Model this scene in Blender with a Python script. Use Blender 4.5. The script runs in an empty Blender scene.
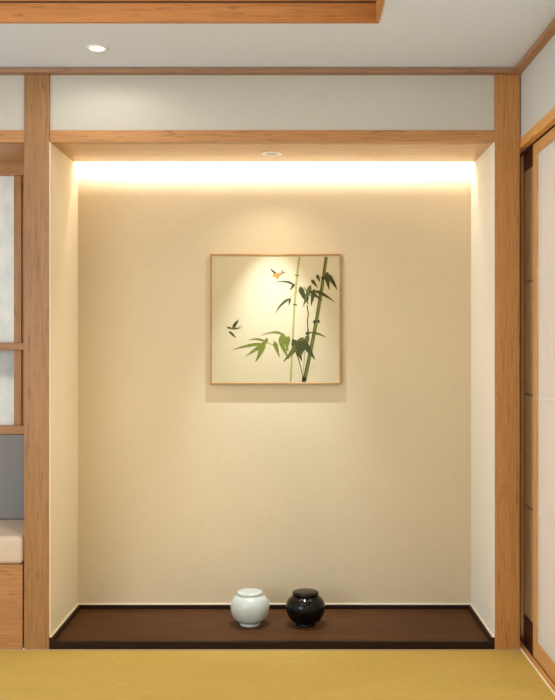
import bpy, bmesh, math, random
from mathutils import Vector
random.seed(7)
C = bpy.context.scene.collection
S0 = 0.0042                 # metres per pixel on the plane of the posts
F = 952.0                   # focal length in pixels
VX, VY, EYE, DIST = 294.0, 346.0, 1.277, 4.0

# ------------------------------------------------------------------ materials
def lin(c):
    return tuple(((v / 255) / 12.92 if v / 255 <= 0.04045 else ((v / 255 + 0.055) / 1.055) ** 2.4) for v in c) + (1.0,)

def new_mat(name):
    m = bpy.data.materials.new(name)
    m.use_nodes = True
    nt = m.node_tree
    b = nt.nodes['Principled BSDF']
    return m, nt, b

def coords(nt, scale, rnd=True):
    tc = nt.nodes.new('ShaderNodeTexCoord')
    mp = nt.nodes.new('ShaderNodeMapping')
    mp.inputs['Scale'].default_value = scale
    if rnd:
        oi = nt.nodes.new('ShaderNodeObjectInfo')
        mul = nt.nodes.new('ShaderNodeMath'); mul.operation = 'MULTIPLY'; mul.inputs[1].default_value = 37.0
        nt.links.new(oi.outputs['Random'], mul.inputs[0])
        add = nt.nodes.new('ShaderNodeVectorMath'); add.operation = 'ADD'
        nt.links.new(tc.outputs['Object'], add.inputs[0])
        nt.links.new(mul.outputs[0], add.inputs[1])
        nt.links.new(add.outputs[0], mp.inputs['Vector'])
    else:
        nt.links.new(tc.outputs['Object'], mp.inputs['Vector'])
    return mp.outputs['Vector']

def noise(nt, vec, scale, detail=4, rough=0.55, dist=0.0):
    n = nt.nodes.new('ShaderNodeTexNoise')
    n.inputs['Scale'].default_value = scale
    n.inputs['Detail'].default_value = detail
    n.inputs['Roughness'].default_value = rough
    n.inputs['Distortion'].default_value = dist
    nt.links.new(vec, n.inputs['Vector'])
    return n.outputs['Fac']

def ramp(nt, fac, stops):
    r = nt.nodes.new('ShaderNodeValToRGB')
    el = r.color_ramp.elements
    el[0].position, el[0].color = stops[0]
    el[1].position, el[1].color = stops[-1]
    for p, c in stops[1:-1]:
        e = el.new(p); e.color = c
    nt.links.new(fac, r.inputs['Fac'])
    return r.outputs['Color']

def mix(nt, a, b, fac, mode='MIX'):
    m = nt.nodes.new('ShaderNodeMix'); m.data_type = 'RGBA'; m.blend_type = mode
    for sock, v in ((m.inputs[6], a), (m.inputs[7], b), (m.inputs[0], fac)):
        if hasattr(v, 'is_output'): nt.links.new(v, sock)
        else: sock.default_value = v
    return m.outputs[2]

def bump(nt, b, h, strength, dist=0.001):
    n = nt.nodes.new('ShaderNodeBump')
    n.inputs['Strength'].default_value = strength
    n.inputs['Distance'].default_value = dist
    nt.links.new(h, n.inputs['Height'])
    nt.links.new(n.outputs['Normal'], b.inputs['Normal'])

W = (1, 1, 1, 1)
def wood(name, axis, light, dark, rough=0.45, fleck=0.55, spec=0.4):
    m, nt, b = new_mat(name)
    sc = [1, 1, 1]; sc[axis] = 0.045
    v = coords(nt, sc)
    broad = noise(nt, v, 16, 3, 0.5, 0.6)
    fine = noise(nt, v, 150, 5, 0.6, 0.3)
    c = ramp(nt, broad, [(0.3, lin(dark)), (0.7, lin(light))])
    mid = tuple(int((a * 2 + d) / 3) for a, d in zip(light, dark))
    c2 = ramp(nt, fine, [(0.32, lin(tuple(int(x * .84) for x in dark))), (0.52, lin(mid)), (0.75, lin(light))])
    col = mix(nt, c, c2, 0.55)
    sc2 = [1, 1, 1]; sc2[axis] = 0.13
    v2 = coords(nt, sc2)
    fl = noise(nt, v2, 90, 2, 0.5)
    f = ramp(nt, fl, [(0.63, (0, 0, 0, 1)), (0.72, W)])
    fm = nt.nodes.new('ShaderNodeMath'); fm.operation = 'MULTIPLY'; fm.inputs[1].default_value = fleck
    nt.links.new(f, fm.inputs[0])
    col = mix(nt, col, lin(tuple(int(x * .72) for x in dark)), fm.outputs[0])
    nt.links.new(col, b.inputs['Base Color'])
    b.inputs['Roughness'].default_value = rough
    b.inputs['Specular IOR Level'].default_value = spec
    bump(nt, b, fine, 0.15, 0.0006)
    return m

LIGHT, DARK = (196, 141, 86), (170, 115, 63)
wood_x = wood('honey wood, grain across', 0, LIGHT, DARK)
wood_y = wood('honey wood, grain in depth', 1, LIGHT, DARK)
shaded_wood_z = wood('honey wood, bench side post', 2, (168, 122, 73), (142, 97, 53))  # same wood as the right post, weaker light put into a darker colour
bench_wood = wood('honey wood, bench panel', 0, (190, 138, 86), (164, 113, 65))
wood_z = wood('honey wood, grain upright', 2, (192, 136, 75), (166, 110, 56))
soffit_wood = wood('pale honey wood soffit', 0, (214, 170, 120), (200, 152, 102))
crown_x = wood('brown crown wood across', 0, (170, 128, 92), (146, 106, 74))
crown_y = wood('brown crown wood in depth', 1, (182, 132, 88), (158, 110, 70))
orange_x = wood('orange wood across', 0, (188, 122, 60), (162, 98, 40))
orange_y = wood('orange wood in depth', 1, (208, 146, 88), (184, 120, 64))
sill_y = wood('amber sill wood', 1, (236, 176, 102), (212, 146, 72))
door_z = wood('door stile wood', 2, (222, 172, 110), (198, 146, 84))
door_y = wood('door rail wood', 1, (222, 172, 110), (198, 146, 84))
brown_y = wood('brown panel wood', 1, (118, 62, 28), (88, 44, 18), 0.7, 0.4, 0.02)
walnut_x = wood('dark walnut across', 0, (98, 63, 36), (72, 44, 23), 0.55, 0.3, 0.10)
walnut_dark = wood('dark walnut edge', 0, (48, 29, 17), (36, 21, 12), 0.5, 0.3, 0.12)
walnut_y = wood('dark walnut in depth', 1, (58, 36, 21), (43, 26, 15), 0.5, 0.3, 0.15)

def plain(name, col, rough=0.6, metal=0.0, grain=0.0, gscale=200, spec=0.5):
    m, nt, b = new_mat(name)
    if grain:
        v = coords(nt, (1, 1, 1))
        n = noise(nt, v, gscale, 3)
        c = ramp(nt, n, [(0.3, lin(tuple(max(0, int(x * (1 - grain))) for x in col))), (0.7, lin(col))])
        nt.links.new(c, b.inputs['Base Color'])
        bump(nt, b, n, 0.15, 0.0005)
    else:
        b.inputs['Base Color'].default_value = lin(col)
    b.inputs['Roughness'].default_value = rough
    b.inputs['Metallic'].default_value = metal
    b.inputs['Specular IOR Level'].default_value = spec
    return m

def woven(name, c1, c2, sx, sy, sz, rough=0.85, strength=0.25, spec=0.2):
    """a crossed-thread cloth or paper: two stretched noises"""
    m, nt, b = new_mat(name)
    n1 = noise(nt, coords(nt, (sx, sy, sz)), 1, 2)
    n2 = noise(nt, coords(nt, (sz, sx, sx)), 1, 2)
    big = noise(nt, coords(nt, (2, 2, 2)), 1, 3)
    a = nt.nodes.new('ShaderNodeMath'); a.operation = 'ADD'
    nt.links.new(n1, a.inputs[0]); nt.links.new(n2, a.inputs[1])
    h = nt.nodes.new('ShaderNodeMath'); h.operation = 'MULTIPLY'; h.inputs[1].default_value = 0.5
    nt.links.new(a.outputs[0], h.inputs[0])
    c = ramp(nt, h.outputs[0], [(0.35, lin(c2)), (0.65, lin(c1))])
    cb = ramp(nt, big, [(0.3, (0.95, 0.95, 0.95, 1)), (0.7, W)])
    nt.links.new(mix(nt, c, cb, 1.0, 'MULTIPLY'), b.inputs['Base Color'])
    b.inputs['Roughness'].default_value = rough
    b.inputs['Specular IOR Level'].default_value = spec
    bump(nt, b, h.outputs[0], strength, 0.0006)
    return m

wallpaper = woven('cream silk wallpaper', (217, 199, 165), (211, 192, 157), 300, 300, 40)
upper_paper = woven('off-white wallpaper', (199, 193, 180), (193, 186, 172), 260, 260, 40)
cool_paper = woven('cool white wallpaper', (214, 212, 206), (208, 206, 200), 260, 260, 40)
ceil_mat = plain('matte white ceiling paint', (222, 227, 236), 0.9, grain=0.015, gscale=60)
caulk = plain('cream sealant', (250, 238, 214), 0.6)
tan_strip = plain('tan joint strip', (196, 168, 120), 0.6, grain=.05)
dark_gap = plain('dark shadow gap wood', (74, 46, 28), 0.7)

def tatami_mat():
    m, nt, b = new_mat('woven straw tatami')
    v1 = coords(nt, (26, 420, 1), False)
    n1 = noise(nt, v1, 1, 3)
    v2 = coords(nt, (3.5, 7, 1), False)
    n2 = noise(nt, v2, 1, 3)
    wv = nt.nodes.new('ShaderNodeTexWave'); wv.wave_type = 'BANDS'; wv.bands_direction = 'X'
    wv.inputs['Scale'].default_value = 22.0; wv.inputs['Distortion'].default_value = 0.6
    nt.links.new(coords(nt, (1, 1, 1), False), wv.inputs['Vector'])
    c = ramp(nt, n1, [(0.3, lin((192, 158, 76))), (0.7, lin((214, 182, 98)))])
    c2 = ramp(nt, n2, [(0.3, (0.93, 0.93, 0.90, 1)), (0.7, W)])
    c3 = ramp(nt, wv.outputs['Fac'], [(0.0, (0.975, 0.975, 0.97, 1)), (1.0, W)])
    col = mix(nt, mix(nt, c, c2, 1.0, 'MULTIPLY'), c3, 1.0, 'MULTIPLY')
    nt.links.new(col, b.inputs['Base Color'])
    b.inputs['Roughness'].default_value = 0.75
    b.inputs['Specular IOR Level'].default_value = 0.25
    bump(nt, b, n1, 0.25, 0.0008)
    return m
tatami = tatami_mat()

def paper(name, c1, c2, axis, trans=0.35, blotch=False):
    """washi paper: streaky fibres, part of the light passes through"""
    m, nt, b = new_mat(name)
    sc = [140, 140, 140]; sc[axis] = 3
    n = noise(nt, coords(nt, (26, 26, 14) if blotch else sc), 1, 5 if blotch else 3)
    c = ramp(nt, n, [(0.3, lin(c2)), (0.7, lin(c1))])
    nt.links.new(c, b.inputs['Base Color'])
    b.inputs['Roughness'].default_value = 0.8
    b.inputs['Specular IOR Level'].default_value = 0.2
    t = nt.nodes.new('ShaderNodeBsdfTranslucent')
    nt.links.new(c, t.inputs['Color'])
    ms = nt.nodes.new('ShaderNodeMixShader'); ms.inputs[0].default_value = trans
    out = nt.nodes['Material Output']
    nt.links.new(b.outputs[0], ms.inputs[1]); nt.links.new(t.outputs[0], ms.inputs[2])
    nt.links.new(ms.outputs[0], out.inputs['Surface'])
    return m
door_paper = paper('white streaked shoji paper', (252, 251, 250), (242, 241, 240), 2)
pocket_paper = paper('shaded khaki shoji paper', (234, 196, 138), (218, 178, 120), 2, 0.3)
window_paper = paper('mottled pale blue paper', (240, 238, 230), (222, 223, 222), 2, 0.45, True)

fabric_grey = woven('grey woven upholstery', (158, 152, 148), (134, 129, 126), 420, 420, 300, 0.95, 0.4)
fabric_beige = woven('beige linen upholstery', (222, 202, 180), (204, 182, 158), 380, 380, 260, 0.95, 0.4)

def glaze(name, col, rough, coat):
    m, nt, b = new_mat(name)
    v = coords(nt, (1, 1, 1))
    n = noise(nt, v, 14, 3)
    c = ramp(nt, n, [(0.3, lin(tuple(int(x * .94) for x in col))), (0.7, lin(col))])
    nt.links.new(c, b.inputs['Base Color'])
    b.inputs['Roughness'].default_value = rough
    b.inputs['Coat Weight'].default_value = coat
    b.inputs['Coat Roughness'].default_value = 0.08
    return m
white_glaze = glaze('white celadon glaze', (205, 209, 200), 0.3, 0.3)
black_glaze = glaze('glossy black glaze', (12, 9, 7), 0.10, 0.0)
black_glaze.node_tree.nodes['Principled BSDF'].inputs['Specular IOR Level'].default_value = 0.24

white_metal = plain('white enamelled ring', (245, 240, 230), 0.35)
def emis(name, col, s):
    m, nt, b = new_mat(name)
    b.inputs['Base Color'].default_value = lin(col)
    b.inputs['Emission Color'].default_value = lin(col)
    b.inputs['Emission Strength'].default_value = s
    return m
lens_bright = emis('lit lamp lens', (255, 250, 240), 12)
lens_side = plain('lamp recess reflector', (176, 156, 130), 0.4)

# ------------------------------------------------------------------ mesh helpers
def box(bm, x0, x1, y0, y1, z0, z1, mi=0):
    vs = [bm.verts.new(p) for p in ((x0,y0,z0),(x1,y0,z0),(x1,y1,z0),(x0,y1,z0),(x0,y0,z1),(x1,y0,z1),(x1,y1,z1),(x0,y1,z1))]
    for f in ((0,3,2,1),(4,5,6,7),(0,1,5,4),(1,2,6,5),(2,3,7,6),(3,0,4,7)):
        bm.faces.new([vs[i] for i in f]).material_index = mi

def lathe(bm, prof, seg=64, cx=0, cy=0):
    rings = []
    for r, z in prof:
        if r < 1e-6: rings.append([bm.verts.new((cx, cy, z))])
        else: rings.append([bm.verts.new((cx + r * math.cos(2*math.pi*k/seg), cy + r * math.sin(2*math.pi*k/seg), z)) for k in range(seg)])
    for a, b in zip(rings, rings[1:]):
        for k in range(seg):
            k2 = (k + 1) % seg
            if len(a) == 1 and len(b) == 1: continue
            if len(a) == 1: bm.faces.new((a[0], b[k2], b[k]))
            elif len(b) == 1: bm.faces.new((a[k], a[k2], b[0]))
            else: bm.faces.new((a[k], a[k2], b[k2], b[k]))

def obj(name, bm, mats, parent=None, loc=None, bevel=0.0, seg=2, smooth=False, recalc=True):
    if recalc: bmesh.ops.recalc_face_normals(bm, faces=bm.faces[:])
    if loc is None:
        if parent is not None: loc = Vector(parent.location) if parent.parent is None else Vector(parent.location) + Vector(parent.parent.location)
        else:
            xs = [v.co for v in bm.verts]
            loc = Vector(((min(p.x for p in xs)+max(p.x for p in xs))/2, (min(p.y for p in xs)+max(p.y for p in xs))/2, min(p.z for p in xs)))
    loc = Vector(loc)
    bmesh.ops.translate(bm, verts=bm.verts[:], vec=-loc)
    me = bpy.data.meshes.new(name)
    bm.to_mesh(me); bm.free()
    for m in (mats if isinstance(mats, (list, tuple)) else [mats]): me.materials.append(m)
    if smooth:
        for p in me.polygons: p.use_smooth = True
    o = bpy.data.objects.new(name, me); C.objects.link(o)
    if parent is not None:
        o.parent = parent
    else: o.location = loc
    if bevel:
        bv = o.modifiers.new('Bevel', 'BEVEL'); bv.width = bevel; bv.segments = seg; bv.limit_method = 'ANGLE'
    return o

def tag(o, label, cat, group=None):
    o['label'] = label; o['category'] = cat
    if group: o['group'] = group
    return o

def thing(name, loc, label, cat, group=None):
    o = bpy.data.objects.new(name, None); C.objects.link(o)
    o.location = loc; o.empty_display_size = 0.1
    return tag(o, label, cat, group)

def bx(name, x0, x1, y0, y1, z0, z1, mat, parent=None, bevel=0.0015):
    bm = bmesh.new(); box(bm, x0, x1, y0, y1, z0, z1)
    return obj(name, bm, mat, parent, bevel=bevel)

def struct(o):
    o['kind'] = 'structure'; return o

# ------------------------------------------------------------------ dimensions
NL, NR = -1.029, 0.844             # niche opening
PL, PR = -1.134, 0.949             # outer edges of the two posts
BACK = 0.516
SOF, BEAM_TOP = 2.134, 2.185
CEIL = 2.44
XL, YN = -2.30, -4.6               # the room runs on to here
RDX = 1.06

# ------------------------------------------------------------------ shell
struct(bx('floor', XL, 0.952, YN, 0.0, -0.05, 0.0, tatami, bevel=0))
lit_right_paper = woven('pale neutral side wallpaper', (242, 236, 224), (237, 230, 217), 300, 300, 40)  # same wallpaper as the back, neutral light on this side painted in
lit_left_paper = woven('pale cream side wallpaper', (244, 230, 202), (239, 224, 195), 300, 300, 40)  # paler copy of the back wallpaper, brighter left side put into its colour
struct(bx('wall_back', NL - 0.1, NR + 0.1, BACK, BACK + 0.06, 0.0, CEIL, wallpaper, bevel=0))
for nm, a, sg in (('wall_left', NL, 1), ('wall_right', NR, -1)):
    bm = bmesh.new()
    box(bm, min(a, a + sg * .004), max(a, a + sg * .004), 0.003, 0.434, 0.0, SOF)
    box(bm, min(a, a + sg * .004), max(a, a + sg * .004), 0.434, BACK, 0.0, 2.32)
    struct(obj(nm, bm, lit_left_paper if sg > 0 else lit_right_paper))
struct(bx('wall_front', NL, NR, 0.012, 0.04, BEAM_TOP, CEIL, upper_paper, bevel=0))
struct(bx('wall_front_left', XL, PL, 0.012, 0.04, BEAM_TOP, CEIL, upper_paper, bevel=0))
struct(bx('wall_side', 0.954, 1.06, YN, 0.24, 2.148, CEIL, cool_paper, bevel=0))
struct(bx('wall_side_lower', 0.962, 1.06, YN, -1.01, 0.0, 2.112, cool_paper, bevel=0))
struct(bx('wall_pocket', 1.045, 1.075, -0.16, 0.30, -0.05, 2.148, dark_gap, bevel=0))
struct(bx('wall_pocket_end', 0.95, 1.075, 0.26, 0.30, -0.05, CEIL, dark_gap, bevel=0))

# ceiling with the wood-lined raised coffer
RX0, RX1, RY0, RY1 = -1.85, 0.305, -2.55, -0.575
bm = bmesh.new()
box(bm, XL, RX0, YN, 0.6, CEIL, CEIL + .04); box(bm, RX1, 1.08, YN, 0.6, CEIL, CEIL + .04)
box(bm, RX0, RX1, RY1, 0.6, CEIL, CEIL + .04); box(bm, RX0, RX1, YN, RY0, CEIL, CEIL + .04)
box(bm, RX0 - .03, RX1 + .03, RY0 - .03, RY1 + .03, 2.62, 2.65)
struct(obj('ceiling', bm, ceil_mat))
T = 0.012
def coffer(name, z0, z1, off, mx, my):
    a0, a1, b0, b1 = RX0 - off, RX1 + off, RY0 - off, RY1 + off
    for i, (x0, x1, y0, y1, m) in enumerate(((a0, a1, b1 - T, b1, mx), (a0, a1, b0, b0 + T, mx), (a1 - T, a1, b0 + T, b1 - T, my), (a0, a0 + T, b0 + T, b1 - T, my))):
        struct(bx('trim_%d' % (name + i), x0, x1, y0, y1, z0, z1, m, bevel=0.001))
coffer(1, CEIL - 0.003, 2.507, 0.0, orange_x, orange_y)
coffer(5, 2.514, 2.62, 0.0, orange_x, orange_y)
bm = bmesh.new()
for x0, x1, y0, y1 in ((RX0-.02, RX1+.02, RY1 - .004, RY1 + .02), (RX0-.02, RX1+.02, RY0 - .02, RY0 + .004), (RX1 - .004, RX1 + .02, RY0, RY1), (RX0 - .02, RX0 + .004, RY0, RY1)):
    box(bm, x0, x1, y0, y1, 2.507, 2.514)
struct(obj('trim_9', bm, dark_gap))

# crown mouldings
CB = 2.418
struct(bx('trim_10', XL, 0.922, -0.030, 0.04, CB, CEIL - .003, crown_x))
struct(bx('trim_11', 0.922, 0.956, YN, 0.04, CB, CEIL - .003, crown_y))

# ------------------------------------------------------------------ timber frame
tag(bx('wooden_post', PL, NL, 0.0, 0.10, 0.0, CB, shaded_wood_z), 'tall square honey-wood post at the left edge of the alcove, beside the bench', 'post', 'alcove posts')
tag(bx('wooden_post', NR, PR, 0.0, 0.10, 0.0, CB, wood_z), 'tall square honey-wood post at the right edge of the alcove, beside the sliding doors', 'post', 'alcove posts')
t = thing('lintel_beam', ((NL+NR)/2, 0.02, SOF), 'long horizontal wooden beam over the alcove with a wood underside, above the picture', 'beam')
bx('beam_face', NL, NR, 0.004, 0.044, SOF, BEAM_TOP, wood_x, t)
bx('soffit_panel', NL, NR, 0.044, 0.434, SOF, SOF + .018, soffit_wood, t, 0.001)
t = thing('lintel_beam', ((XL+PL)/2, 0.02, SOF), 'short stretch of horizontal wooden beam over the bench, left of the left post', 'beam')
bx('beam_face', XL, PL, 0.004, 0.044, SOF, BEAM_TOP, wood_x, t)
bx('soffit_panel', XL, PL, 0.044, 0.44, SOF, SOF + .018, wood('bay soffit wood', 0, (222, 170, 120), (200, 146, 98)), t, 0.001)
# light slot behind the soffit
bm = bmesh.new(); box(bm, NL, NR, 0.300, 0.314, SOF + .018, 2.32); box(bm, NL, NR, 0.300, BACK, 2.30, 2.32)
struct(obj('trim_12', bm, ceil_mat))

# ------------------------------------------------------------------ alcove floor
t = thing('alcove_platform', ((NL+NR)/2, 0.25, 0.0), 'low dark walnut board filling the alcove floor, under the two jars', 'platform')
bx('top_board', NL, NR, 0.022, BACK, 0.0, 0.032, walnut_x, t, 0.001)
bx('front_edge', NL, NR, 0.001, 0.022, 0.0, 0.033, walnut_dark, t, 0.0015)
struct(bx('baseboard_back', NL + .020, NR - .020, BACK - .014, BACK, 0.033, 0.051, walnut_dark))
struct(bx('baseboard_left', NL, NL + .020, 0.001, BACK, 0.033, 0.052, walnut_y))
struct(bx('baseboard_right', NR - .020, NR, 0.001, BACK, 0.033, 0.052, walnut_y))
bm = bmesh.new()
box(bm, NL, NR, BACK - .006, BACK, .051, .0555); box(bm, NL + .004, NL + .010, .003, BACK - .006, .052, .0565); box(bm, NR - .010, NR - .004, .003, BACK - .006, .052, .0565)
struct(obj('trim_13', bm, caulk))
struct(bx('trim_14', XL, 0.949, -0.010, 0.0, 0.0, 0.003, tan_strip, bevel=0.001))

# ------------------------------------------------------------------ jars
def smoothprof(pts, n=10):
    out = []
    for i in range(len(pts) - 1):
        p0 = pts[max(i-1, 0)]; p1 = pts[i]; p2 = pts[i+1]; p3 = pts[min(i+2, len(pts)-1)]
        for k in range(n):
            u = k / n
            out.append(tuple(0.5*((2*p1[j]) + (-p0[j]+p2[j])*u + (2*p0[j]-5*p1[j]+4*p2[j]-p3[j])*u*u + (-p0[j]+3*p1[j]-3*p2[j]+p3[j])*u**3) for j in (0, 1)))
    out.append(pts[-1]); return out

def jar(x, y, label, mat, R, H, foot, neck, lid_r, lid_h, lift, group):
    t = thing('lidded_jar', (x, y, 0.032), label, 'jar', group)
    z = 0.032
    p = [(0, z + .004), (foot - .008, z + .004), (foot - .006, z), (foot - .001, z), (foot, z + .003), (foot - .002, z + .009)]
    body = smoothprof([(foot - .002, z + .009), (R * .78, z + H * .18), (R * .945, z + H * .36), (R, z + H * .53), (R * .96, z + H * .69), (R * .85, z + H * .81), (neck, z + H * .895)], 8)
    p += body[1:] + [(neck - .001, z + H * .92), (neck - .004, z + H * .93), (0, z + H * .93)]
    bm = bmesh.new(); lathe(bm, p, 72, x, y)
    obj('jar_body', bm, mat, t, smooth=True).data.set_sharp_from_angle(angle=math.radians(50))
    zl = z + H * .897
    e = 0.005
    q = [(0, zl), (lid_r - .002, zl), (lid_r, zl + .002), (lid_r, zl + lid_h - e), (lid_r - e * .3, zl + lid_h - e * .3), (lid_r - e, zl + lid_h)]
    q += [(lid_r * f, zl + lid_h + lift * (1 - f * f)) for f in (.8, .6, .4, .2)] + [(0, zl + lid_h + lift)]
    bm = bmesh.new(); lathe(bm, q, 72, x, y)
    obj('jar_lid', bm, mat, t, smooth=True).data.set_sharp_from_angle(angle=math.radians(60))
    return t
jar(-0.197, 0.262, 'round white glazed lidded jar on the dark alcove platform', white_glaze, .0875, .146, .047, .058, .0575, .0165, .004, 'lidded jars in the alcove')
jar(0.0515, 0.258, 'round glossy black lidded jar on the dark alcove platform', black_glaze, .0880, .142, .046, .060, .0590, .0205, .003, 'lidded jars in the alcove')

# ------------------------------------------------------------------ picture
PY = BACK - 0.0185                    # front of the canvas
K = (DIST + PY) / F
def pp(px, py): return ((px - VX) * K, EYE - (py - VY) * K)
fx0, fz1 = pp(210.2, 254.0); fx1, fz0 = pp(341.0, 384.3)
t = thing('framed_picture', ((fx0+fx1)/2, BACK, fz0), 'square thin-framed bamboo and birds ink picture hung on the alcove wall', 'picture')
frame_wood = wood('picture frame wood', 0, (190, 144, 84), (160, 114, 62))
bm = bmesh.new(); fw = 0.0075
yf = PY - 0.004
box(bm, fx0, fx1, yf, BACK - .001, fz1 - fw, fz1); box(bm, fx0, fx1, yf, BACK - .001, fz0, fz0 + fw)
box(bm, fx0, fx0 + fw, yf, BACK - .001, fz0 + fw, fz1 - fw); box(bm, fx1 - fw, fx1, yf, BACK - .001, fz0 + fw, fz1 - fw)
obj('picture_frame', bm, frame_wood, t, bevel=0.001)

ink = {}
canvas_m = woven('cream picture canvas', (202, 185, 148), (195, 177, 139), 500, 500, 420, 0.9, 0.15)
def ink_mat(n, c):
    ink[n] = len(cm); cm.append(plain('ink ' + n, c, 0.85, grain=.22, gscale=160, spec=.1))
cm = [canvas_m]
for n, c in (('pale stalk', (172, 162, 98)), ('stalk', (112, 111, 48)), ('stalk shade', (74, 78, 34)), ('dark leaf', (78, 75, 42)), ('olive leaf', (122, 126, 50)), ('grey leaf', (92, 92, 66)),
             ('soot', (50, 48, 34)), ('orange', (190, 130, 62)), ('grey', (150, 140, 118)), ('mid leaf', (96, 95, 46)), ('pale ink', (206, 200, 172))):
    ink_mat(n, c)
bm = bmesh.new()
box(bm, fx0 + fw, fx1 - fw, PY, PY + .012, fz0 + fw, fz1 - fw)
layer = [0]
def poly(pts, mat):
    layer[0] += 1
    y = PY - 0.0002 - layer[0] * 0.000012
    vs = [bm.verts.new((pp(a, b)[0], y, pp(a, b)[1])) for a, b in pts]
    # drawn counter-clockwise as seen from the room
    area = sum(pts[i][0]*pts[(i+1) % len(pts)][1] - pts[(i+1) % len(pts)][0]*pts[i][1] for i in range(len(pts)))
    if area > 0: vs.reverse()
    bm.faces.new(vs).material_index = ink[mat]
def stroke(pts, widths, mat):
    """a brush stroke along pts (quadratic through 3 points or polyline), width per sample, as a strip of quads"""
    if len(pts) == 3:
        a, m, b = pts
        c = (2*m[0] - (a[0]+b[0])/2, 2*m[1] - (a[1]+b[1])/2)
        n = 10
        P = [((1-u)**2*a[0] + 2*u*(1-u)*c[0] + u*u*b[0], (1-u)**2*a[1] + 2*u*(1-u)*c[1] + u*u*b[1]) for u in [i/n for i in range(n+1)]]
    else:
        n = 8
        P = []
        for (a, b) in zip(pts, pts[1:]):
            P += [(a[0] + (b[0]-a[0])*i/n, a[1] + (b[1]-a[1])*i/n) for i in range(n)]
        P.append(pts[-1])
    N = len(P) - 1
    L, R = [], []
    for i, p in enumerate(P):
        q0, q1 = P[max(i-1, 0)], P[min(i+1, N)]
        dx, dy = q1[0]-q0[0], q1[1]-q0[1]; d = math.hypot(dx, dy) or 1
        w = widths(i / N) / 2
        L.append((p[0] - dy/d*w, p[1] + dx/d*w)); R.append((p[0] + dy/d*w, p[1] - dx/d*w))
    poly(L + R[::-1], mat)
def leaf(a, b, w, mat, mid=None):
    f = lambda u: w * (min(1, (u/.22)) ** .6 * (1 - max(0, (u - .22)/.78) ** 1.25) * .97 + .06)
    stroke([a, mid, b] if mid else [a, ((a[0]+b[0])/2, (a[1]+b[1])/2), b], f, mat)
def line(pts, w, mat, w2=None): stroke(pts, lambda u: w + ((w2 if w2 is not None else w) - w) * u, mat)

# pale stalk and dark stalk
line([(299.4, 256.9), (297.0, 275.3)], 2.3, 'pale stalk'); line([(296.9, 275.8), (294.6, 304.6)], 2.2, 'pale stalk'); line([(294.5, 305.1), (292.6, 343)], 2.0, 'pale stalk'); line([(292.6, 343), (290.6, 381.8)], 1.8, 'pale stalk')
line([(295.2, 275.2), (298.9, 275.9)], 1.0, 'soot'); line([(293.0, 304.4), (297.0, 305.2)], 1.0, 'soot')
S = [(326.3, 256.9), (323.4, 277.6), (322.0, 287), (316.6, 320.4), (311.0, 349.6), (304.4, 381)]
for a, b, w0, w1 in ((S[0], S[1], 3.1, 3.1), (S[1], S[2], 3.1, 3.3), (S[2], S[3], 3.3, 3.5), (S[3], S[4], 3.6, 3.7), (S[4], S[5], 3.7, 3.9)):
    line([a, b], w0, 'stalk', w1)
    line([(a[0] - w0*.36, a[1]), (b[0] - w1*.36, b[1])], 0.9, 'stalk shade')
line([(320.8, 277.6), (326.0, 278.8)], 1.2, 'soot'); line([(313.6, 320.6), (319.2, 322.0)], 1.3, 'soot'); line([(313.4, 323), (315, 321)], 2.0, 'soot'); line([(318.6, 320), (319.2, 323)], 1.6, 'soot')
# twigs
line([(288.8, 298.4), (298.9, 290.4)], .7, 'pale stalk'); line([(307.0, 305), (308.4, 314), (307.4, 320), (307.9, 330)], 1.0, 'soot')
line([(295.6, 351), (299.6, 363), (302.8, 378)], 1.0, 'soot', .7); line([(304.6, 351), (303.4, 376)], .7, 'grey'); line([(266.9, 342.2), (274.2, 345.4)], .8, 'pale stalk')
line([(327, 274), (322, 280)], .8, 'soot'); line([(303.9, 287), (311, 296), (314, 290)], .8, 'soot')
# upper leaves
leaf((294.4, 285.4), (274.2, 282.9), 2.5, 'grey leaf', (285.5, 281.6))
leaf((294.6, 283.6), (289.6, 291.0), 2.7, 'dark leaf'); leaf((289.9, 298.6), (275, 314.4), 2.8, 'grey leaf', (281.3, 304.6)); leaf((290.2, 298.0), (288.7, 306.4), 2.3, 'dark leaf')
leaf((300.2, 286.2), (308.6, 304), 5.6, 'dark leaf', (303.4, 295.5)); leaf((310.8, 284.8), (303.0, 307), 4.8, 'mid leaf'); leaf((314.2, 288.8), (311.0, 306), 4.4, 'dark leaf')
leaf((309.4, 290.6), (322.4, 300.8), 3.8, 'dark leaf'); leaf((314.2, 290.6), (335.2, 302.9), 3.4, 'dark leaf', (325, 295.3)); leaf((311.4, 279.4), (317.6, 288), 3.5, 'dark leaf'); leaf((316.8, 274.6), (320.0, 282.2), 3.4, 'dark leaf')
leaf((308.0, 296), (306.8, 304), 2.4, 'dark leaf')
leaf((328, 272.2), (323.9, 280.3), 3.8, 'dark leaf'); leaf((326.2, 273.4), (329.2, 290.2), 5, 'dark leaf'); leaf((326.8, 273.8), (337.3, 290), 5, 'dark leaf', (332.6, 281.6))
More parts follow.
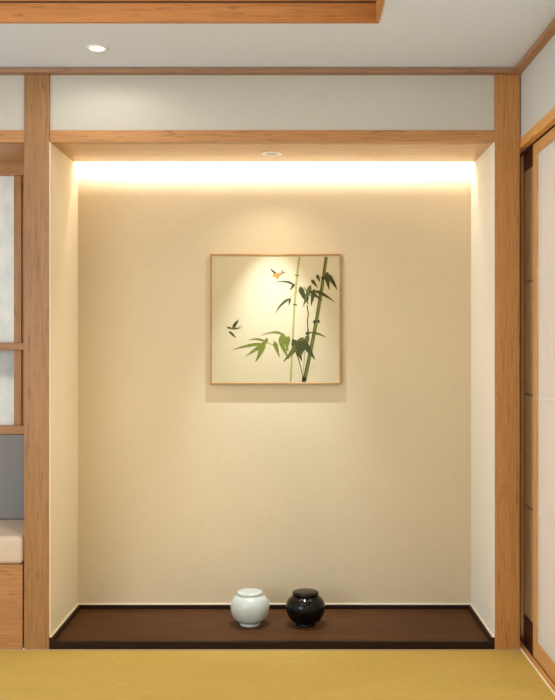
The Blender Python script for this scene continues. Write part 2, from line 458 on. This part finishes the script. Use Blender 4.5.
# lower leaves
leaf((305.2, 334.2), (312.6, 331.8), 2.6, 'dark leaf'); leaf((306.6, 334), (309, 328.6), 2, 'dark leaf'); leaf((311.4, 332.6), (326.6, 338), 2.4, 'mid leaf', (319.5, 334.2))
leaf((283.4, 334.8), (259.6, 336), 2.2, 'olive leaf', (273.5, 332.2))
leaf((288.4, 335.8), (286.4, 351.4), 4.8, 'olive leaf'); leaf((283.0, 333.0), (281.6, 348), 5.4, 'olive leaf'); leaf((280.1, 336), (289.2, 358.8), 5.2, 'olive leaf', (283.2, 347.4)); leaf((274.1, 341), (279.6, 357.2), 4.4, 'olive leaf'); leaf((284.8, 336), (288.2, 352), 4.6, 'olive leaf')
leaf((292.8, 339), (302, 361), 7.6, 'dark leaf', (297.6, 350)); leaf((303.4, 337.2), (283.4, 361.4), 7.4, 'mid leaf', (294.6, 349)); leaf((308.6, 334.4), (299.8, 358), 5.6, 'mid leaf'); leaf((301.6, 341), (315, 359.6), 7.2, 'dark leaf', (308.4, 349.5))
poly([(295, 342), (306, 340), (309, 346), (302, 352), (296, 349)], 'dark leaf')
leaf((266.6, 342), (247.8, 340.4), 2.1, 'olive leaf', (257, 339.0)); leaf((262.8, 343.6), (232.6, 349.8), 3.0, 'olive leaf', (247, 345.7)); leaf((263.6, 344.4), (245.8, 356), 4.4, 'olive leaf', (256, 349.2)); leaf((263.8, 341.6), (255.3, 362), 6.2, 'olive leaf', (260.6, 351.5)); leaf((267.2, 338), (264, 346.6), 3.4, 'olive leaf')
# root, seal
poly([(301.8, 378.6), (303.2, 376), (305.2, 376.8), (306.4, 379.4), (305.4, 381.8), (302, 381.8)], 'soot')
line([(311, 367.6), (314.6, 364.6), (316, 362.6)], .7, 'pale ink'); line([(313.2, 363), (316.2, 365.4)], .7, 'pale ink')
# orange bird
poly([(273.0, 273.6), (275.2, 272.4), (278, 273.2), (281, 273.4), (284, 273.2), (280.4, 275.2), (278.6, 277.4), (277.4, 279.6), (276.2, 277.4), (273.6, 276.2)], 'orange')
poly([(274.6, 273.4), (271.8, 271.4), (269.6, 268.2), (272.8, 270), (276.4, 272.8)], 'soot'); poly([(280, 273.4), (281.6, 270.6), (284.2, 268.4), (282.8, 272)], 'grey')
line([(281, 273.2), (286.8, 271.4)], .8, 'grey', .3); line([(281.6, 273), (285.4, 272.9)], .5, 'soot'); poly([(272.0, 276.6), (273.2, 276), (273.6, 277.2), (272.6, 277.6)], 'orange')
# dark swallow
poly([(227.0, 327.4), (228.8, 326.7), (231.6, 327.6), (235.8, 327.6), (238.8, 328.4), (235.6, 329.4), (232, 329), (228.4, 328.5)], 'mid leaf')
poly([(227.0, 327.5), (228.8, 326.7), (230.2, 327.6), (228.4, 328.5)], 'soot')
poly([(232.0, 327.8), (233.0, 324.6), (235.6, 321.6), (239.0, 319.2), (237.6, 323.2), (235.2, 327.4)], 'dark leaf')
poly([(228.6, 331.4), (230.6, 331.4), (233.4, 333.6), (236.2, 337.6), (232.6, 335.6), (230, 333.4)], 'dark leaf')
line([(237.6, 328), (241.8, 325)], .5, 'soot', .3); line([(237.8, 328.2), (242.4, 327.6)], .4, 'soot', .2)
obj('picture_canvas', bm, cm, t, recalc=False)

# ------------------------------------------------------------------ recessed lamps
def downlight(x, y, z, r, label, lens, depth):
    t = thing('recessed_downlight', (x, y, z), label, 'lamp', 'recessed ceiling lamps')
    bm = bmesh.new()
    lathe(bm, [(r * .66, z - .0005), (r * .70, z - .004), (r * .97, z - .004), (r, z - .0015), (r, z - .0003), (r * .66, z - .0003)], 48, x, y)
    obj('trim_ring', bm, white_metal, t, smooth=True)
    bm = bmesh.new()
    lathe(bm, [(0, z - .0006), (r * .50, z - .0010), (r * .67, z - .0014)], 48, x, y)
    obj('lamp_lens', bm, lens, t, smooth=True)
    return t
downlight(-0.769, -0.285, CEIL, 0.042, 'bright white recessed downlight in the white ceiling, lit', lens_bright, 0)
downlight(-0.098, 0.235, SOF, 0.046, 'small recessed downlight in the wooden underside of the alcove beam', lens_side, 0)

# ------------------------------------------------------------------ sliding doors (right)
def door(name, xf, th, y0, y1, z0, z1, stile, top, bottom, sm, rm, pm, bm_, bars, barm, barproj):
    root = bpy.data.objects.new(name, None); C.objects.link(root)
    root.location = (xf, (y0+y1)/2, z0); root['kind'] = 'structure'
    bx('stile', xf, xf + th, y0, y0 + stile, z0, z1, sm, root); bx('stile', xf, xf + th, y1 - stile, y1, z0, z1, sm, root)
    bx('rail', xf, xf + th, y0 + stile, y1 - stile, z1 - top, z1, rm, root)
    bx('rail', xf, xf + th, y0 + stile, y1 - stile, z0, z0 + bottom, bm_, root)
    bx('paper_panel', xf + .007, xf + .0085, y0 + stile, y1 - stile, z0 + bottom, z1 - top, pm, root, 0)
    for z in bars:
        bx('crossbar', xf + .007 - barproj, xf + .007, y0 + stile, y1 - stile, z - .0045, z + .0045, barm, root, 0)
    return root
BARS = (0.585, 1.068, 1.553)
faint = plain('paper over lattice bar', (234, 231, 226), 0.85)
door('door_1', 0.984, 0.016, -0.985, -0.078, 0.000, 2.106, 0.060, 0.046, 0.072, door_z, door_y, door_paper, door_y, BARS, faint, .0008)
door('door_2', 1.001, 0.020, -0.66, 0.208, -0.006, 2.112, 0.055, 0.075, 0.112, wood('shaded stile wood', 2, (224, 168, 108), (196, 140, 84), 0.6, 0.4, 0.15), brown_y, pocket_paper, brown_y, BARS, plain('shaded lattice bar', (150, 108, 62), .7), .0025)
# rail over the doors and the grooved sill under them
t = thing('door_head_rail', (0.99, -2.0, 2.11), 'long wooden rail above the sliding doors on the right wall', 'rail')
bx('rail_face', 0.951, 0.980, YN, 0.24, 2.110, 2.150, sill_y, t)
bx('rail_groove', 0.980, 1.045, YN, 0.24, 2.114, 2.148, dark_gap, t)
t = thing('door_sill', (0.99, -2.0, -0.01), 'amber wooden sill track under the sliding doors, along the tatami edge', 'sill')
bx('sill_board', 0.958, 0.979, YN, 0.26, -0.05, 0.004, sill_y, t)
bx('sill_board', 1.000, 1.045, YN, 0.26, -0.05, -0.008, sill_y, t)
bx('sill_groove', 0.979, 1.000, YN, 0.26, -0.05, -0.004, dark_gap, t)
bx('edge_strip', 0.952, 0.958, YN, -0.0, -0.05, 0.006, caulk, t)

# ------------------------------------------------------------------ bench bay (left)
BY = 0.44
struct(bx('wall_bay', XL, PL, BY + .03, BY + .06, 0.0, 0.87, crown_x, bevel=0))
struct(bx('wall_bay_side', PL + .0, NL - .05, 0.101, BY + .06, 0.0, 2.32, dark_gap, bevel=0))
w = bpy.data.objects.new('window_1', None); C.objects.link(w); w.location = (-1.8, BY, 0.869); w['kind'] = 'structure'
bx('window_rail', XL, PL, BY - .012, BY + .03, 2.072, SOF, wood_x, w)
bx('window_rail', XL, PL, BY - .018, BY + .03, 1.258, 1.292, wood_x, w)
bx('window_rail', XL, PL, BY - .03, BY + .03, 0.868, 0.908, wood_x, w)
bx('window_stile', -1.305, -1.270, BY - .006, BY + .03, 0.908, 1.258, wood_z, w); bx('window_stile', -1.305, -1.270, BY - .006, BY + .03, 1.292, 2.072, wood_z, w)
bx('window_jamb', -1.270, PL, BY + .006, BY + .03, 0.908, 2.072, wood_z, w)
bx('window_pane', XL, -1.305, BY + .010, BY + .012, 1.292, 2.072, window_paper, w, 0)
bx('window_pane', XL, -1.305, BY + .010, BY + .012, 0.908, 1.258, window_paper, w, 0)
struct(bx('trim_15', XL, -1.22, BY + .022, BY + .045, 1.135, 1.30, dark_gap, bevel=0))    # unseen board added outside to darken the top of the lower pane

t = thing('built_in_bench', (-1.72, 0.2, 0.0), 'wooden built-in bench base under the beige cushion, left of the post', 'bench')
bx('front_panel', XL, PL - .008, 0.004, 0.024, 0.0, 0.357, bench_wood, t)
bx('seat_board', XL, PL - .002, 0.024, BY + .03, 0.335, 0.357, wood_x, t)
bx('end_panel', PL - .02, PL - .002, 0.024, BY + .03, 0.0, 0.335, wood_y, t)

def cushion(name, x0, x1, y0, y1, z0, z1, r, mat, puff, label):
    bm = bmesh.new(); box(bm, x0, x1, y0, y1, z0, z1)
    o = obj(name, bm, mat)
    bv = o.modifiers.new('Bevel', 'BEVEL'); bv.width = r; bv.segments = 6; bv.limit_method = 'ANGLE'
    for p in o.data.polygons: p.use_smooth = True
    return tag(o, label, 'cushion')
cushion('seat_cushion', -2.25, PL - .006, 0.002, 0.425, 0.357, 0.475, 0.022, fabric_beige, 0, 'thick beige linen seat cushion on the wooden bench')
cushion('back_cushion', -2.25, PL - .006, 0.395, 0.438, 0.476, 0.867, 0.010, fabric_grey, 0, 'flat grey woven back cushion standing above the beige seat cushion')

# ------------------------------------------------------------------ light
def area(name, loc, target, sx, sy, energy, col):
    l = bpy.data.lights.new(name, 'AREA'); l.shape = 'RECTANGLE'; l.size = sx; l.size_y = sy; l.energy = energy; l.color = col
    o = bpy.data.objects.new(name, l); C.objects.link(o); o.location = loc
    o.rotation_euler = (Vector(target) - Vector(loc)).to_track_quat('-Z', 'Y').to_euler(); return o
def spot(name, loc, target, energy, col, ang, blend, rad):
    l = bpy.data.lights.new(name, 'SPOT'); l.energy = energy; l.color = col; l.spot_size = math.radians(ang); l.spot_blend = blend; l.shadow_soft_size = rad
    o = bpy.data.objects.new(name, l); C.objects.link(o); o.location = loc
    o.rotation_euler = (Vector(target) - Vector(loc)).to_track_quat('-Z', 'Y').to_euler(); return o
WARM = (1.0, 0.80, 0.54)
area('cove_strip_light', ((NL+NR)/2, 0.398, 2.190), ((NL+NR)/2, 0.516, 2.10), 1.86, 0.034, 13.5, (0.82, 0.93, 1.0))
spot('alcove_spot', (-0.098, 0.235, SOF - .008), (-0.098, 0.516, 0.62), 110, (0.66, 0.83, 1.0), 48, 1.0, 0.010)
spot('alcove_spot_spill', (-0.098, 0.235, SOF - .008), (-0.098, 0.262, 0), 11, (1.0, 0.93, 0.74), 122, 1.0, 0.012)
spot('ceiling_spot', (-0.769, -0.285, CEIL - .012), (-0.769, -0.285, 0), 3.3, (1.0, 0.96, 0.88), 172, 0.4, 0.03)
area('coffer_fill', ((RX0+RX1)/2, -1.55, 2.58), ((RX0+RX1)/2, -1.55, 0), 1.6, 1.4, 12, (1.0, 0.92, 0.78))  # unseen fill light added inside the coffer for the room
area('window_daylight', (-2.1, -3.6, 1.5), (0.3, -0.6, 2.3), 1.8, 1.6, 50, (0.84, 0.93, 1.0))
area('room_fill', (0.75, -3.2, 2.1), (-0.9, 0.4, 0.8), 0.5, 0.5, 6, (1.0, 0.83, 0.57))  # added warm fill, no visible lamp, lifts the left of the alcove
area('cove_strip_spill', ((NL+NR)/2, 0.478, 2.22), ((NL+NR)/2, 0.480, 0), 1.84, 0.03, 4.0, (1.0, 0.95, 0.84))
spot('alcove_side_fill', (0.6, -2.6, CEIL - .02), (-0.98, 0.45, 0.48), 120, (1.0, 0.84, 0.56), 32, 1.0, 0.05)  # unseen fill spot added to brighten the lower left alcove
area('door_backlight_fill', (1.75, -0.6, 1.2), (1.0, -0.6, 1.2), 1.6, 2.2, 150, (0.86, 0.95, 1.0))  # unseen light added behind the doors to brighten their paper
area('bay_daylight', (-1.9, 1.1, 1.5), (-1.7, 0.44, 1.5), 1.2, 1.2, 13, (1.0, 0.97, 0.90))
wd = bpy.data.worlds.new('World'); bpy.context.scene.world = wd; wd.use_nodes = True
bg = wd.node_tree.nodes['Background']; bg.inputs['Color'].default_value = (0.93, 0.97, 1.0, 1); bg.inputs['Strength'].default_value = 0.86

# ------------------------------------------------------------------ camera
cd = bpy.data.cameras.new('Camera'); cam = bpy.data.objects.new('Camera', cd); C.objects.link(cam)
cam.location = (0, -DIST, EYE); cam.rotation_euler = (math.pi/2, 0, 0)
cd.sensor_fit = 'VERTICAL'; cd.sensor_height = 36.0; cd.sensor_width = 36.0 * 555/700
cd.lens = F / 700 * 36.0
cd.shift_x = -(VX - 277.5) / 700; cd.shift_y = -(350 - VY) / 700
cd.clip_start = 0.05
sc = bpy.context.scene
sc.camera = cam
sc.view_settings.view_transform = 'Standard'
sc.view_settings.look = 'None'
sc.view_settings.exposure = 0.0
